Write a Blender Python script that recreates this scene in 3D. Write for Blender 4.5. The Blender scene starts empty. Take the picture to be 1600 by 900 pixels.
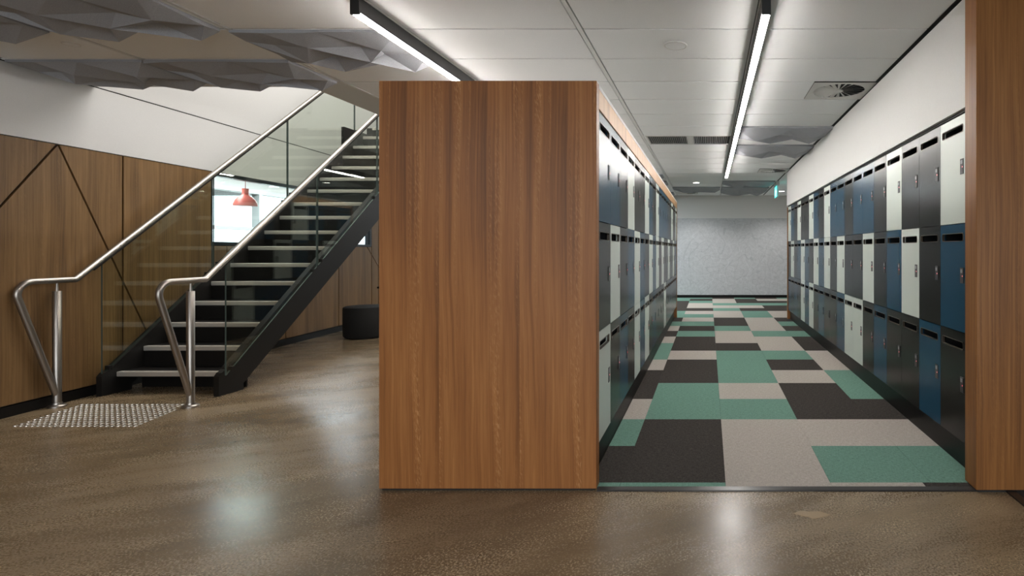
import bpy, bmesh, math, random
from mathutils import Vector

S = bpy.context.scene
COL = S.collection
# ------------------------------------------------------------------ camera, sky, lights, exposure
cam_data = bpy.data.cameras.new('camera')
cam = bpy.data.objects.new('camera', cam_data)
COL.objects.link(cam)
cam.location = (0, 0, 1.12)
cam.rotation_euler = (math.radians(90), 0, 0)
cam_data.sensor_width = 36
cam_data.lens = 877 / 1600 * 36
cam_data.shift_x = -307.5 / 1600
cam_data.shift_y = -60 / 1600
cam_data.clip_start = 0.05
S.camera = cam

W = bpy.data.worlds.new('overcast_sky')
S.world = W
W.use_nodes = True
bg = W.node_tree.nodes['Background']
bg.inputs[0].default_value = (0.86, 0.94, 1.0, 1)
bg.inputs[1].default_value = 6.0

S.view_settings.view_transform = 'Standard'
S.view_settings.look = 'None'
S.view_settings.gamma = 1
S.view_settings.exposure = 0.0
S.view_settings.use_curve_mapping = False

LED_STRENGTH = 78.0
UP_POWER = 210.0


def area(name, loc, rot, sx, sy, power, color=(1, 1, 1), portal=False):
    d = bpy.data.lights.new(name, 'AREA')
    d.shape = 'RECTANGLE'
    d.size = sx
    d.size_y = sy
    d.energy = power
    d.color = color
    if portal:
        d.cycles.is_portal = True
    o = bpy.data.objects.new(name, d)
    COL.objects.link(o)
    o.location = loc
    o.rotation_euler = rot
    return o


R90 = math.radians(90)
# ceiling lamps of the upper storey, seen only by the light they drop through the stair opening
area('upper_storey_lamp', (-3.0, 6.4, 4.95), (0, 0, 0), 2.6, 3.4, UP_POWER, (1, 0.97, 0.93))
# unseen fill added behind the camera to brighten island front and floor
area('hall_fill', (-2.6, -1.6, 2.33), (0, 0, 0), 0.12, 3.0, 72, (0.97, 0.98, 1.0))
area('hall_fill', (0.3, -1.6, 2.33), (0, 0, 0), 0.12, 3.0, 84, (0.97, 0.98, 1.0))
# fills added out of sight: in the side room and beyond the lockers
area('side_room_fill', (-6.3, 8.0, 2.34), (0, 0, math.radians(5)), 0.6, 5.0, 170, (0.9, 0.96, 1.0))  # added to brighten the side room and its window frames
area('passage_fill', (-2.6, 11.3, 2.33), (0, 0, 0), 2.4, 0.3, 115, (0.84, 0.95, 1.0))  # added stand-in for cool daylight from the left at the far end
# daylight guides of the hall windows behind the camera and of the window in the side room
area('sky_portal', (1.2, -5.4, 1.25), (R90, 0, 0), 8.0, 1.7, 1, portal=True)

# ------------------------------------------------------------------ helpers


class MB:
    def __init__(s):
        s.v = []
        s.f = []
        s.m = []

    def add(s, verts, faces, m=0):
        o = len(s.v)
        s.v += [tuple(p) for p in verts]
        s.f += [tuple(i + o for i in f) for f in faces]
        s.m += [m] * len(faces)
        return s

    def box(s, x0, x1, y0, y1, z0, z1, m=0, fn=None):
        v = [(x, y, z) for z in (z0, z1) for y in (y0, y1) for x in (x0, x1)]
        if fn:
            v = [fn(*p) for p in v]
        return s.add(v, [(0, 2, 3, 1), (4, 5, 7, 6), (0, 1, 5, 4), (2, 6, 7, 3), (0, 4, 6, 2), (1, 3, 7, 5)], m)

    def cbox(s, x0, x1, y0, y1, z0, z1, c=0.003, m=0):
        """box with chamfered edges"""
        b = bmesh.new()
        bmesh.ops.create_cube(b, size=1)
        for v in b.verts:
            v.co = ((x0 + x1) / 2 + v.co.x * (x1 - x0), (y0 + y1) / 2 + v.co.y * (y1 - y0), (z0 + z1) / 2 + v.co.z * (z1 - z0))
        bmesh.ops.bevel(b, geom=b.edges[:], offset=c, segments=1, affect='EDGES')
        return s.bm(b, m)

    def bm(s, b, m=0):
        b.verts.index_update()
        s.add([v.co[:] for v in b.verts], [[v.index for v in f.verts] for f in b.faces], m)
        b.free()
        return s

    def prism(s, pts, axis, a, b, m=0):
        """convex or concave polygon pts extruded along axis from a to b"""
        n = len(pts)

        def mk(p, t):
            if axis == 'x':
                return (t, p[0], p[1])
            if axis == 'y':
                return (p[0], t, p[1])
            return (p[0], p[1], t)
        v = [mk(p, a) for p in pts] + [mk(p, b) for p in pts]
        f = [tuple(range(n))[::-1], tuple(range(n, 2 * n))] + [(i, (i + 1) % n, n + (i + 1) % n, n + i) for i in range(n)]
        return s.add(v, f, m)

    def lathe(s, prof, c, n=24, m=0):
        """profile of (radius, z) turned about a vertical axis at c"""
        v = []
        for r, z in prof:
            for k in range(n):
                a = 2 * math.pi * k / n
                v.append((c[0] + r * math.cos(a), c[1] + r * math.sin(a), c[2] + z))
        f = []
        for j in range(len(prof) - 1):
            for k in range(n):
                k2 = (k + 1) % n
                f.append((j * n + k, j * n + k2, (j + 1) * n + k2, (j + 1) * n + k))
        f.append(tuple(range(n))[::-1])
        f.append(tuple((len(prof) - 1) * n + k for k in range(n)))
        return s.add(v, f, m)

    def tube(s, pts, r, n=16, m=0, caps=True):
        """round tube along a polyline in a plane of constant x (mitred corners)"""
        pts = [Vector(p) for p in pts]
        v = []
        X = Vector((1, 0, 0))
        for i, p in enumerate(pts):
            d0 = (p - pts[i - 1]).normalized() if i else None
            d1 = (pts[i + 1] - p).normalized() if i < len(pts) - 1 else None
            if d0 is None:
                t = d1
            elif d1 is None:
                t = d0
            else:
                t = (d0 + d1).normalized()
            nrm = X.cross(t).normalized()
            sc = 1.0
            if d0 is not None and d1 is not None:
                sc = 1 / max(0.5, t.dot(d1))
            for k in range(n):
                a = 2 * math.pi * k / n
                v.append(p + X * (r * math.cos(a)) + nrm * (r * sc * math.sin(a)))
        f = []
        for j in range(len(pts) - 1):
            for k in range(n):
                k2 = (k + 1) % n
                f.append((j * n + k, j * n + k2, (j + 1) * n + k2, (j + 1) * n + k))
        if caps:
            f.append(tuple(range(n))[::-1])
            f.append(tuple((len(pts) - 1) * n + k for k in range(n)))
        return s.add(v, f, m)

    def mesh(s, name, mats, smooth=False):
        me = bpy.data.meshes.new(name)
        me.from_pydata(s.v, [], s.f)
        for m in (mats if isinstance(mats, (list, tuple)) else [mats]):
            me.materials.append(m)
        me.polygons.foreach_set('material_index', s.m)
        b = bmesh.new()
        b.from_mesh(me)
        bmesh.ops.recalc_face_normals(b, faces=b.faces)
        b.to_mesh(me)
        b.free()
        if smooth:
            me.polygons.foreach_set('use_smooth', [True] * len(me.polygons))
            try:
                me.set_sharp_from_angle(angle=math.radians(40))
            except Exception:
                pass
        me.update()
        return me

    def build(s, name, mats, parent=None, loc=None, smooth=False):
        return link(name, s.mesh(name, mats, smooth), parent, loc)


def link(name, me, parent=None, loc=None, rotz=0):
    o = bpy.data.objects.new(name, me)
    COL.objects.link(o)
    if parent:
        o.parent = parent
    if loc:
        o.location = loc
    o.rotation_euler[2] = rotz
    return o


def tag(o, label, cat, group=None):
    o['label'] = label
    o['category'] = cat
    if group:
        o['group'] = group
    return o


def thing(name, loc, label, cat, group=None, rotz=0):
    o = bpy.data.objects.new(name, None)
    o.empty_display_size = 0.1
    COL.objects.link(o)
    o.location = loc
    o.rotation_euler[2] = rotz
    return tag(o, label, cat, group)


def structure(o):
    o['kind'] = 'structure'
    return o


ORD = ['zeroth', 'first', 'second', 'third', 'fourth', 'fifth', 'sixth', 'seventh', 'eighth', 'ninth', 'tenth']

# ------------------------------------------------------------------ materials


def sr(r, g, b):
    def c(u):
        u /= 255
        return u / 12.92 if u <= 0.04045 else ((u + 0.055) / 1.055) ** 2.4
    return (c(r), c(g), c(b), 1)


class NT:
    def __init__(s, name):
        s.mat = bpy.data.materials.new(name)
        s.mat.use_nodes = True
        s.t = s.mat.node_tree
        s.b = s.t.nodes['Principled BSDF']

    def n(s, typ, **kw):
        nd = s.t.nodes.new(typ)
        for k, v in kw.items():
            if k.startswith('i_'):
                key = k[2:]
                nd.inputs[int(key) if key.isdigit() else key].default_value = v
            else:
                setattr(nd, k, v)
        return nd

    def l(s, a, b):
        s.t.links.new(a, b)

    def math(s, op, a, b=None, clamp=False):
        m = s.n('ShaderNodeMath', operation=op, use_clamp=clamp)
        for i, x in enumerate((a, b)):
            if x is None:
                continue
            if isinstance(x, (int, float)):
                m.inputs[i].default_value = x
            else:
                s.l(x, m.inputs[i])
        return m.outputs[0]

    def ramp(s, fac, stops):
        r = s.n('ShaderNodeValToRGB')
        e = r.color_ramp.elements
        while len(e) < len(stops):
            e.new(0.5)
        for el, (p, c) in zip(e, stops):
            el.position = p
            el.color = c if len(c) == 4 else (*c, 1)
        s.l(fac, r.inputs[0])
        return r.outputs[0]

    def mix(s, fac, a, b, mode='MIX'):
        m = s.n('ShaderNodeMix', data_type='RGBA', blend_type=mode)
        for sock, x in ((m.inputs[0], fac), (m.inputs[6], a), (m.inputs[7], b)):
            if isinstance(x, (int, float)):
                sock.default_value = x
            elif isinstance(x, tuple):
                sock.default_value = x
            else:
                s.l(x, sock)
        return m.outputs[2]

    def noise(s, vec, scale, detail=3, rough=0.5, dist=0.0):
        nd = s.n('ShaderNodeTexNoise')
        nd.inputs['Scale'].default_value = scale
        nd.inputs['Detail'].default_value = detail
        nd.inputs['Roughness'].default_value = rough
        nd.inputs['Distortion'].default_value = dist
        s.l(vec, nd.inputs['Vector'])
        return nd.outputs[0]

    def comb(s, x, y, z):
        c = s.n('ShaderNodeCombineXYZ')
        for i, q in enumerate((x, y, z)):
            if isinstance(q, (int, float)):
                c.inputs[i].default_value = q
            else:
                s.l(q, c.inputs[i])
        return c.outputs[0]

    def pos(s):
        return s.n('ShaderNodeNewGeometry').outputs['Position']

    def sep(s, v):
        q = s.n('ShaderNodeSeparateXYZ')
        s.l(v, q.inputs[0])
        return q.outputs

    def bump(s, h, strength=0.2, dist=0.002):
        b = s.n('ShaderNodeBump')
        b.inputs['Strength'].default_value = strength
        b.inputs['Distance'].default_value = dist
        s.l(h, b.inputs['Height'])
        s.l(b.outputs[0], s.b.inputs['Normal'])


def plain(name, col, rough=0.5, metal=0.0, spec=0.5, grain=None):
    m = NT(name)
    m.b.inputs['Roughness'].default_value = rough
    m.b.inputs['Metallic'].default_value = metal
    m.b.inputs['Specular IOR Level'].default_value = spec
    if grain:
        sc, amt = grain
        nz = m.noise(m.pos(), sc, 3)
        lo = tuple(c * (1 - amt) for c in col[:3]) + (1,)
        hi = tuple(min(1, c * (1 + amt)) for c in col[:3]) + (1,)
        m.l(m.ramp(nz, [(0.3, lo), (0.7, hi)]), m.b.inputs['Base Color'])
        m.bump(nz, 0.12, 0.001)
    else:
        m.b.inputs['Base Color'].default_value = col
    return m.mat


def emit(name, col, strength):
    m = NT(name)
    m.b.inputs['Base Color'].default_value = (0.8, 0.8, 0.8, 1)
    m.b.inputs['Emission Color'].default_value = col
    m.b.inputs['Emission Strength'].default_value = strength
    return m.mat


def wood(name, dark, mid, light, fleck, period, off=0.0, fleckamt=0.6, rough=0.42):
    """vertical timber veneer: leaves of equal width repeat along the face, grain runs up"""
    m = NT(name)
    x, y, z = m.sep(m.pos())
    u = m.math('ADD', m.math('ADD', x, y), off + 50)
    um = m.math('MULTIPLY', m.math('FRACT', m.math('DIVIDE', u, period)), period)
    leaf = m.math('FLOOR', m.math('DIVIDE', u, period))
    zz = m.math('ADD', z, m.math('MULTIPLY', leaf, 0.06))
    warp = m.noise(m.comb(m.math('MULTIPLY', um, 3.0), 0.0, m.math('MULTIPLY', zz, 0.9)), 1.0, 2)
    uw = m.math('ADD', um, m.math('MULTIPLY', warp, 0.05))
    band = m.noise(m.comb(m.math('MULTIPLY', uw, 9.0), 3.1, m.math('MULTIPLY', zz, 0.55)), 1.0, 3, 0.55)
    line = m.noise(m.comb(m.math('MULTIPLY', uw, 85.0), 7.7, m.math('MULTIPLY', zz, 0.9)), 1.0, 3, 0.6)
    fine = m.noise(m.comb(m.math('MULTIPLY', um, 420.0), 1.3, m.math('MULTIPLY', zz, 9.0)), 1.0, 2, 0.6)
    f = m.math('ADD', m.math('MULTIPLY', band, 0.47), m.math('ADD', m.math('MULTIPLY', line, 0.40), m.math('MULTIPLY', fine, 0.13)))
    col = m.ramp(f, [(0.33, dark), (0.5, mid), (0.66, light)])
    # cross figure: short pale flecks gathered in a few vertical streaks
    skew = m.math('ADD', um, m.math('MULTIPLY', zz, 0.08))
    fl = m.noise(m.comb(m.math('MULTIPLY', skew, 160.0), 0.0, m.math('MULTIPLY', m.math('ADD', zz, m.math('MULTIPLY', um, 1.5)), 52.0)), 1.0, 2, 0.5, 0.4)
    streak = m.noise(m.comb(m.math('MULTIPLY', uw, 22.0), 9.0, m.math('MULTIPLY', zz, 0.5)), 1.0, 1)
    fm = m.math('MULTIPLY', m.ramp(fl, [(0.5, (0, 0, 0)), (0.68, (1, 1, 1))]), m.ramp(streak, [(0.52, (0, 0, 0)), (0.68, (1, 1, 1))]))
    col = m.mix(m.math('MULTIPLY', fm, fleckamt), col, fleck)
    pore = m.noise(m.comb(m.math('MULTIPLY', um, 260.0), 4.0, m.math('MULTIPLY', zz, 5.0)), 1.0, 1)
    col = m.mix(m.math('MULTIPLY', m.ramp(pore, [(0.6, (0, 0, 0)), (0.74, (1, 1, 1))]), 0.35), col, dark)
    m.l(col, m.b.inputs['Base Color'])
    m.b.inputs['Roughness'].default_value = rough
    m.b.inputs['Specular IOR Level'].default_value = 0.35
    m.bump(fine, 0.05, 0.0006)
    return m.mat


M = {}
M['wood_island'] = wood('veneer_island', sr(103, 63, 31), sr(146, 93, 49), sr(172, 117, 66), sr(196, 145, 94), 0.373, 0.12)
M['wood_wall'] = wood('veneer_wall', sr(84, 61, 37), sr(119, 90, 57), sr(142, 110, 73), sr(156, 123, 86), 0.55, 0.0, 0.2)
M['wood_column'] = wood('veneer_column', sr(90, 55, 27), sr(134, 87, 44), sr(163, 112, 62), sr(180, 128, 78), 0.47, 0.31, 0.15)
M['wood_lit'] = wood('veneer_lit', sr(140, 96, 58), sr(188, 142, 96), sr(210, 166, 120), sr(214, 172, 128), 0.6, 0.2, 0.1)  # veneer paled: the linear light's wash on the fascias put into its colour
M['white_wall'] = plain('white_paint', (0.66, 0.65, 0.635, 1), 0.6, grain=(120, 0.02))
M['white_tile'] = plain('ceiling_tile_face', (0.87, 0.868, 0.866, 1), 0.75, grain=(260, 0.05))
M['grid_white'] = plain('ceiling_grid_paint', (0.68, 0.67, 0.655, 1), 0.5)
M['plaster'] = plain('plaster_paint', (0.62, 0.61, 0.59, 1), 0.6)
M['slab'] = plain('slab_paint', (0.10, 0.098, 0.095, 1), 0.8)
M['blackgap'] = plain('shadow_gap_black', (0.012, 0.011, 0.010, 1), 0.6)
M['black'] = plain('black_laminate', (0.007, 0.006, 0.0055, 1), 0.4, 0, 0.2)
M['steelblack'] = plain('black_steel_paint', (0.011, 0.0098, 0.0088, 1), 0.45, 0, 0.25)
M['tread'] = plain('dark_tread_vinyl', (0.007, 0.006, 0.0052, 1), 0.5, 0, 0.2, grain=(160, 0.25))
M['nosing'] = plain('nosing_aluminium', (0.62, 0.58, 0.52, 1), 0.42, 0.6)
M['locker_white'] = plain('locker_mint_white', (0.62, 0.67, 0.615, 1), 0.32, 0, 0.4)
M['locker_black'] = plain('locker_charcoal', (0.010, 0.0088, 0.0078, 1), 0.25, 0, 0.25)
M['locker_blue'] = plain('locker_petrol_blue', (0.008, 0.052, 0.10, 1), 0.25, 0, 0.25)
M['locker_inside'] = plain('locker_inside', (0.006, 0.006, 0.006, 1), 0.7)
M['rim'] = plain('slot_rim_bronze', (0.11, 0.09, 0.07, 1), 0.35, 0.5)
M['lock'] = plain('lock_body', (0.035, 0.032, 0.032, 1), 0.35)
M['plate'] = plain('lock_number_plate', (0.32, 0.33, 0.34, 1), 0.5)
M['led_red'] = emit('lock_led_red', (1, 0.02, 0.05, 1), 1.3)
M['felt_wall'] = None
M['ottoman'] = plain('ottoman_fabric', (0.012, 0.0115, 0.011, 1), 0.9, grain=(300, 0.4))
M['led'] = emit('led_diffuser', (1.0, 0.965, 0.92, 1), LED_STRENGTH)
M['downled'] = emit('downlight_lens', (1.0, 0.95, 0.88, 1), 14)
M['lampblack'] = plain('luminaire_black', (0.01, 0.01, 0.01, 1), 0.5)
M['ventdark'] = plain('vent_inside', (0.02, 0.02, 0.02, 1), 0.8)
M['ventwhite'] = plain('vent_white', (0.66, 0.64, 0.61, 1), 0.45)
M['ventgrey'] = plain('vent_grey_slat', (0.2, 0.19, 0.18, 1), 0.5)
M['exit'] = emit('exit_sign_face', (0.02, 0.85, 0.75, 1), 1.6)
M['exitwhite'] = emit('exit_sign_mark', (0.8, 1.0, 0.95, 1), 1.8)
M['acrylic'] = plain('exit_sign_case', (0.55, 0.56, 0.56, 1), 0.2)
M['frame'] = plain('window_frame_black', (0.012, 0.016, 0.02, 1), 0.4)
M['frame_white'] = plain('window_frame_white', (0.7, 0.74, 0.76, 1), 0.4)
M['red'] = plain('pendant_red', (0.62, 0.13, 0.10, 1), 0.35)
M['cord'] = plain('pendant_cord', (0.3, 0.05, 0.04, 1), 0.6)
M['pale'] = plain('pale_building', (0.55, 0.58, 0.6, 1), 0.8)
M['strip'] = plain('carpet_edge_strip', (0.03, 0.027, 0.025, 1), 0.3, 0.3)
M['patch'] = plain('floor_patch', sr(158, 134, 100), 0.4, grain=(200, 0.1))
M['stud'] = plain('stud_steel', (0.62, 0.58, 0.53, 1), 0.3, 0.9)


def mat_steel():
    m = NT('brushed_stainless')
    m.b.inputs['Metallic'].default_value = 1
    m.b.inputs['Base Color'].default_value = (0.39, 0.355, 0.32, 1)
    m.b.inputs['Roughness'].default_value = 0.27
    x, y, z = m.sep(m.pos())
    nz = m.noise(m.comb(m.math('MULTIPLY', x, 900), m.math('MULTIPLY', y, 8), m.math('MULTIPLY', z, 8)), 1.0, 2)
    m.l(m.ramp(nz, [(0.2, (0.30, 0.30, 0.30)), (0.8, (0.42, 0.42, 0.42))]), m.b.inputs['Roughness'])
    return m.mat


M['steel'] = mat_steel()


def mat_glass(name, tint, ior=1.5):
    m = NT(name)
    t = m.t
    t.nodes.remove(m.b)
    out = [n for n in t.nodes if n.type == 'OUTPUT_MATERIAL'][0]
    tr = m.n('ShaderNodeBsdfTransparent')
    tr.inputs[0].default_value = (*tint, 1)
    gl = m.n('ShaderNodeBsdfGlossy')
    gl.inputs['Roughness'].default_value = 0.015
    gl.inputs['Color'].default_value = (0.95, 1, 0.98, 1)
    fr = m.n('ShaderNodeFresnel')
    # a flat sheet: both faces reflect as air-to-glass
    bf = m.n('ShaderNodeNewGeometry').outputs['Backfacing']
    m.l(m.math('ADD', m.math('MULTIPLY', bf, 1 / ior - ior), ior), fr.inputs[0])
    mx = m.n('ShaderNodeMixShader')
    m.l(fr.outputs[0], mx.inputs[0])
    m.l(tr.outputs[0], mx.inputs[1])
    m.l(gl.outputs[0], mx.inputs[2])
    m.l(mx.outputs[0], out.inputs[0])
    return m.mat


M['glass'] = mat_glass('balustrade_glass', (0.945, 0.968, 0.935))
M['pane'] = mat_glass('window_glass', (0.95, 0.975, 0.98))


M['glass_edge'] = plain('glass_edge', (0.06, 0.085, 0.075, 1), 0.15)


def mat_felt(name, col, sc=420):
    m = NT(name)
    nz = m.noise(m.pos(), sc, 3, 0.6)
    lo = tuple(c * 0.72 for c in col) + (1,)
    hi = tuple(c * 1.25 for c in col) + (1,)
    m.l(m.ramp(nz, [(0.3, lo), (0.7, hi)]), m.b.inputs['Base Color'])
    m.b.inputs['Roughness'].default_value = 0.95
    m.b.inputs['Specular IOR Level'].default_value = 0.1
    m.bump(nz, 0.3, 0.002)
    return m.mat


M['felt'] = mat_felt('grey_felt', (0.35, 0.355, 0.375))


def mat_feltwall():
    m = NT('marled_felt_wall')
    p = m.pos()
    nz = m.noise(p, 14, 5, 0.7, 0.5)
    col = m.ramp(nz, [(0.3, (0.43, 0.435, 0.45)), (0.7, (0.54, 0.545, 0.56))])
    # long stray fibres: thin contour threads of slow noise fields
    x, y, z = m.sep(p)
    for k, (sx, sz, ox, dk) in enumerate(((1.1, 1.6, 3.0, 0), (1.7, 0.9, 11.0, 1), (0.8, 2.3, 23.0, 1), (2.1, 1.3, 37.0, 0), (1.3, 2.0, 51.0, 1))):
        nn = m.noise(m.comb(m.math('MULTIPLY', x, sx), ox, m.math('MULTIPLY', z, sz)), 1.0, 1, 0.3, 0.3)
        fr = m.math('FRACT', m.math('MULTIPLY', nn, 9.0))
        ln = m.math('ABSOLUTE', m.math('SUBTRACT', fr, 0.5))
        th = m.ramp(ln, [(0.0, (1, 1, 1)), (0.035, (0, 0, 0))])
        col = m.mix(m.math('MULTIPLY', th, 0.4 if dk else 0.3), col, (0.27, 0.28, 0.3, 1) if dk else (0.72, 0.73, 0.75, 1))
    m.l(col, m.b.inputs['Base Color'])
    m.b.inputs['Roughness'].default_value = 0.95
    return m.mat


M['felt_wall'] = mat_feltwall()


def mat_concrete():
    m = NT('polished_concrete')
    p = m.pos()
    x, y, z = m.sep(p)
    # trowel streaks run diagonally away from the viewer
    q = m.comb(m.math('ADD', m.math('MULTIPLY', x, 0.55), m.math('MULTIPLY', y, 0.35)), m.math('SUBTRACT', m.math('MULTIPLY', y, 1.5), m.math('MULTIPLY', x, 0.75)), 0.0)
    big = m.noise(q, 1.1, 6, 0.62, 0.3)
    med = m.noise(q, 6.0, 6, 0.7, 0.2)
    fin = m.noise(p, 60, 4, 0.7)
    f = m.math('ADD', m.math('MULTIPLY', big, 0.5), m.math('ADD', m.math('MULTIPLY', med, 0.3), m.math('MULTIPLY', fin, 0.2)))
    base = m.ramp(f, [(0.34, sr(90, 76, 57)), (0.5, sr(119, 101, 77)), (0.66, sr(146, 126, 98))])
    # exposed fine aggregate: pale and dark grains where the topping is ground through
    g = m.noise(p, 120, 2, 0.6)
    g2 = m.noise(p, 165, 1, 0.5)
    patch = m.ramp(m.noise(q, 2.2, 6, 0.72, 0.3), [(0.45, (0, 0, 0)), (0.62, (1, 1, 1))])
    pale = m.math('MULTIPLY', m.ramp(g, [(0.52, (0, 0, 0)), (0.62, (1, 1, 1))]), m.math('ADD', m.math('MULTIPLY', patch, 0.8), 0.1))
    darkm = m.math('MULTIPLY', m.ramp(g2, [(0.56, (0, 0, 0)), (0.64, (1, 1, 1))]), m.math('ADD', m.math('MULTIPLY', patch, 0.7), 0.25))
    col = m.mix(m.math('MULTIPLY', pale, 0.75), base, sr(212, 190, 156))
    col = m.mix(m.math('MULTIPLY', darkm, 0.85), col, sr(50, 40, 31))
    m.l(col, m.b.inputs['Base Color'])
    r = m.ramp(m.math('ADD', m.math('MULTIPLY', big, 0.6), m.math('MULTIPLY', g, 0.4)), [(0.3, (0.17, 0.17, 0.17)), (0.7, (0.37, 0.37, 0.37))])
    m.l(r, m.b.inputs['Roughness'])
    m.b.inputs['Specular IOR Level'].default_value = 0.33
    m.bump(g, 0.035, 0.002)
    return m.mat


M['concrete'] = mat_concrete()


def mat_carpet(name, col, amt):
    m = NT(name)
    x, y, z = m.sep(m.pos())
    w = m.noise(m.comb(m.math('MULTIPLY', x, 45), m.math('MULTIPLY', y, 230), 0.0), 1.0, 3, 0.7)
    w2 = m.noise(m.comb(m.math('MULTIPLY', x, 200), m.math('MULTIPLY', y, 40), 3.0), 1.0, 2, 0.6)
    f = m.math('ADD', m.math('MULTIPLY', w, 0.65), m.math('MULTIPLY', w2, 0.35))
    lo = tuple(c * (1 - amt) for c in col) + (1,)
    hi = tuple(c * (1 + amt) for c in col) + (1,)
    m.l(m.ramp(f, [(0.32, lo), (0.68, hi)]), m.b.inputs['Base Color'])
    m.b.inputs['Roughness'].default_value = 0.95
    m.b.inputs['Specular IOR Level'].default_value = 0.1
    m.bump(f, 0.35, 0.002)
    return m.mat


CARPET = {'d': mat_carpet('carpet_charcoal', sr(63, 58.5, 55)[:3], 0.75),
          'l': mat_carpet('carpet_oat', sr(174, 166, 158)[:3], 0.3),
          'g': mat_carpet('carpet_jade', sr(106, 140, 127)[:3], 0.42)}

# ------------------------------------------------------------------ dimensions
CEIL = 2.373          # underside of the ceiling tiles
SLAB = 2.70
WT = 1.885            # top of the timber wall lining
SLOPE = 0.095


def wl(y):
    """x of the face of the left wall, which runs slightly askew"""
    return -4.67 - SLOPE * (y - 3.7)


def wallbox(mb, s0, s1, d0, d1, z0, z1, m=0):
    """box along the left wall; d is the depth behind its face"""
    mb.box(s0, s1, d0, d1, z0, z1, m, fn=lambda s, d, z: (wl(s) - d, s, z))
    return mb


# ------------------------------------------------------------------ the setting
floor = structure(MB().box(-12, 8, -5.6, 13.4, -0.2, 0).build('floor', M['concrete']))
pm = MB()
pp = [(0.36, 2.38), (0.385, 2.405), (0.43, 2.398), (0.475, 2.40), (0.5, 2.38), (0.515, 2.365), (0.49, 2.358), (0.455, 2.34), (0.43, 2.335), (0.42, 2.35), (0.39, 2.36)]
pm.prism(pp, 'z', 0.0, 0.0012)
pm.build('repair_patch', M['patch'], floor)

# left wall: painted wall, black backing behind the joints, timber panels, black skirting
wm = MB()
wallbox(wm, -5.6, 5.46, 0.02, 0.1, 0, WT)
wallbox(wm, 8.54, 13.2, 0.02, 0.1, 0, WT)
wallbox(wm, 5.46, 8.54, 0.02, 0.1, 0, 1.165)
for k in range(6):
    wm.m[-18 + 0:] = [1] * 18
wallbox(wm, -5.6, 13.2, 0.0, 0.1, WT, CEIL - 0.004, 0)
wallbox(wm, -5.6, 13.2, 0.006, 0.1, CEIL - 0.004, CEIL + 0.006, 1)
wallbox(wm, -5.6, 13.2, 0.0, 0.1, CEIL + 0.006, 5.2, 0)
wall_left = structure(wm.build('wall_left', [M['white_wall'], M['blackgap']]))
structure(wallbox(MB(), -5.6, 13.2, 0.006, 0.02, 0, 0.072).build('baseboard_left', M['black']))


def split(poly, a, b):
    """split a convex polygon by the line through a and b"""
    def sd(p):
        return (b[0] - a[0]) * (p[1] - a[1]) - (b[1] - a[1]) * (p[0] - a[0])
    L, R = [], []
    n = len(poly)
    for i in range(n):
        p, q = poly[i], poly[(i + 1) % n]
        dp, dq = sd(p), sd(q)
        if dp >= 0:
            L.append(p)
        if dp <= 0:
            R.append(p)
        if dp * dq < 0:
            t = dp / (dp - dq)
            x = (p[0] + t * (q[0] - p[0]), p[1] + t * (q[1] - p[1]))
            L.append(x)
            R.append(x)
    return [P for P in (L, R) if len(P) > 2]


def inset(poly, g):
    """move each edge of a convex polygon inward by g"""
    n = len(poly)
    ar = sum(poly[i][0] * poly[(i + 1) % n][1] - poly[(i + 1) % n][0] * poly[i][1] for i in range(n))
    if ar < 0:
        poly = poly[::-1]
    ls = []
    for i in range(n):
        p, q = poly[i], poly[(i + 1) % n]
        d = Vector((q[0] - p[0], q[1] - p[1]))
        if d.length < 1e-5:
            continue
        d.normalize()
        nn = Vector((-d.y, d.x))
        ls.append((Vector(p) + nn * g, d))
    out = []
    for i in range(len(ls)):
        (p, d), (q, e) = ls[i - 1], ls[i]
        cr = d.x * e.y - d.y * e.x
        if abs(cr) < 1e-6:
            continue
        t = ((q - p).x * e.y - (q - p).y * e.x) / cr
        out.append(p + d * t)
    return out


cells = []
top, bot = WT, 0.075
D1 = ((4.056, 1.885), (3.70, 1.405))
D2 = ((4.056, 1.885), (4.749, 0.457))
D3 = ((8.40, 1.165), (8.758, 0.85))
edges = [-2.03, -0.935, 0.16, 1.257, 2.355, 3.452, 4.551, 5.46]
for a, b in zip(edges, edges[1:]):
    cells.append(([(a, bot), (b, bot), (b, top), (a, top)], [D1, D2] if a > 3 else ([D1] if a > 2 else []) if b < 4 else [D2]))
for a, b in ((5.46, 5.655), (5.655, 6.558), (6.558, 7.654), (7.654, 8.54)):
    cells.append(([(a, bot), (b, bot), (b, 1.165), (a, 1.165)], [D3] if a > 7 else []))
for a, b in ((8.54, 8.75), (8.75, 9.85), (9.85, 10.95), (10.95, 12.05), (12.05, 13.1)):
    cells.append(([(a, bot), (b, bot), (b, top), (a, top)], [D3] if a < 9.5 else []))
cells[5] = (cells[5][0], [D1, D2])
cells[6] = (cells[6][0], [D2])
for poly, cuts in cells:
    ps = [poly]
    for c in cuts:
        ps = [r for p in ps for r in split(p, *c)]
    for p in ps:
        q = inset(p, 0.0075)
        if len(q) < 3:
            continue
        mb = MB()
        n = len(q)
        v = [(wl(s), s, z) for s, z in q] + [(wl(s) - 0.018, s, z) for s, z in q]
        mb.add(v, [tuple(range(n)), tuple(range(n, 2 * n))[::-1]] + [(i, n + i, n + (i + 1) % n, (i + 1) % n) for i in range(n)])
        mb.build('wood_panel', M['wood_wall'], wall_left)

# small black pull on the panel beside the ottoman
kn = MB().lathe([(0.012, 0), (0.016, 0.008), (0.016, 0.025), (0.010, 0.03)], (0, 0, 0), 12)
kn.v = [(z, x, y) for x, y, z in kn.v]
ko = kn.build('panel_pull', M['black'], loc=(wl(8.72), 8.72, 0.53))
tag(ko, 'small black pull knob on the timber wall beyond the stair', 'knob')

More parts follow.
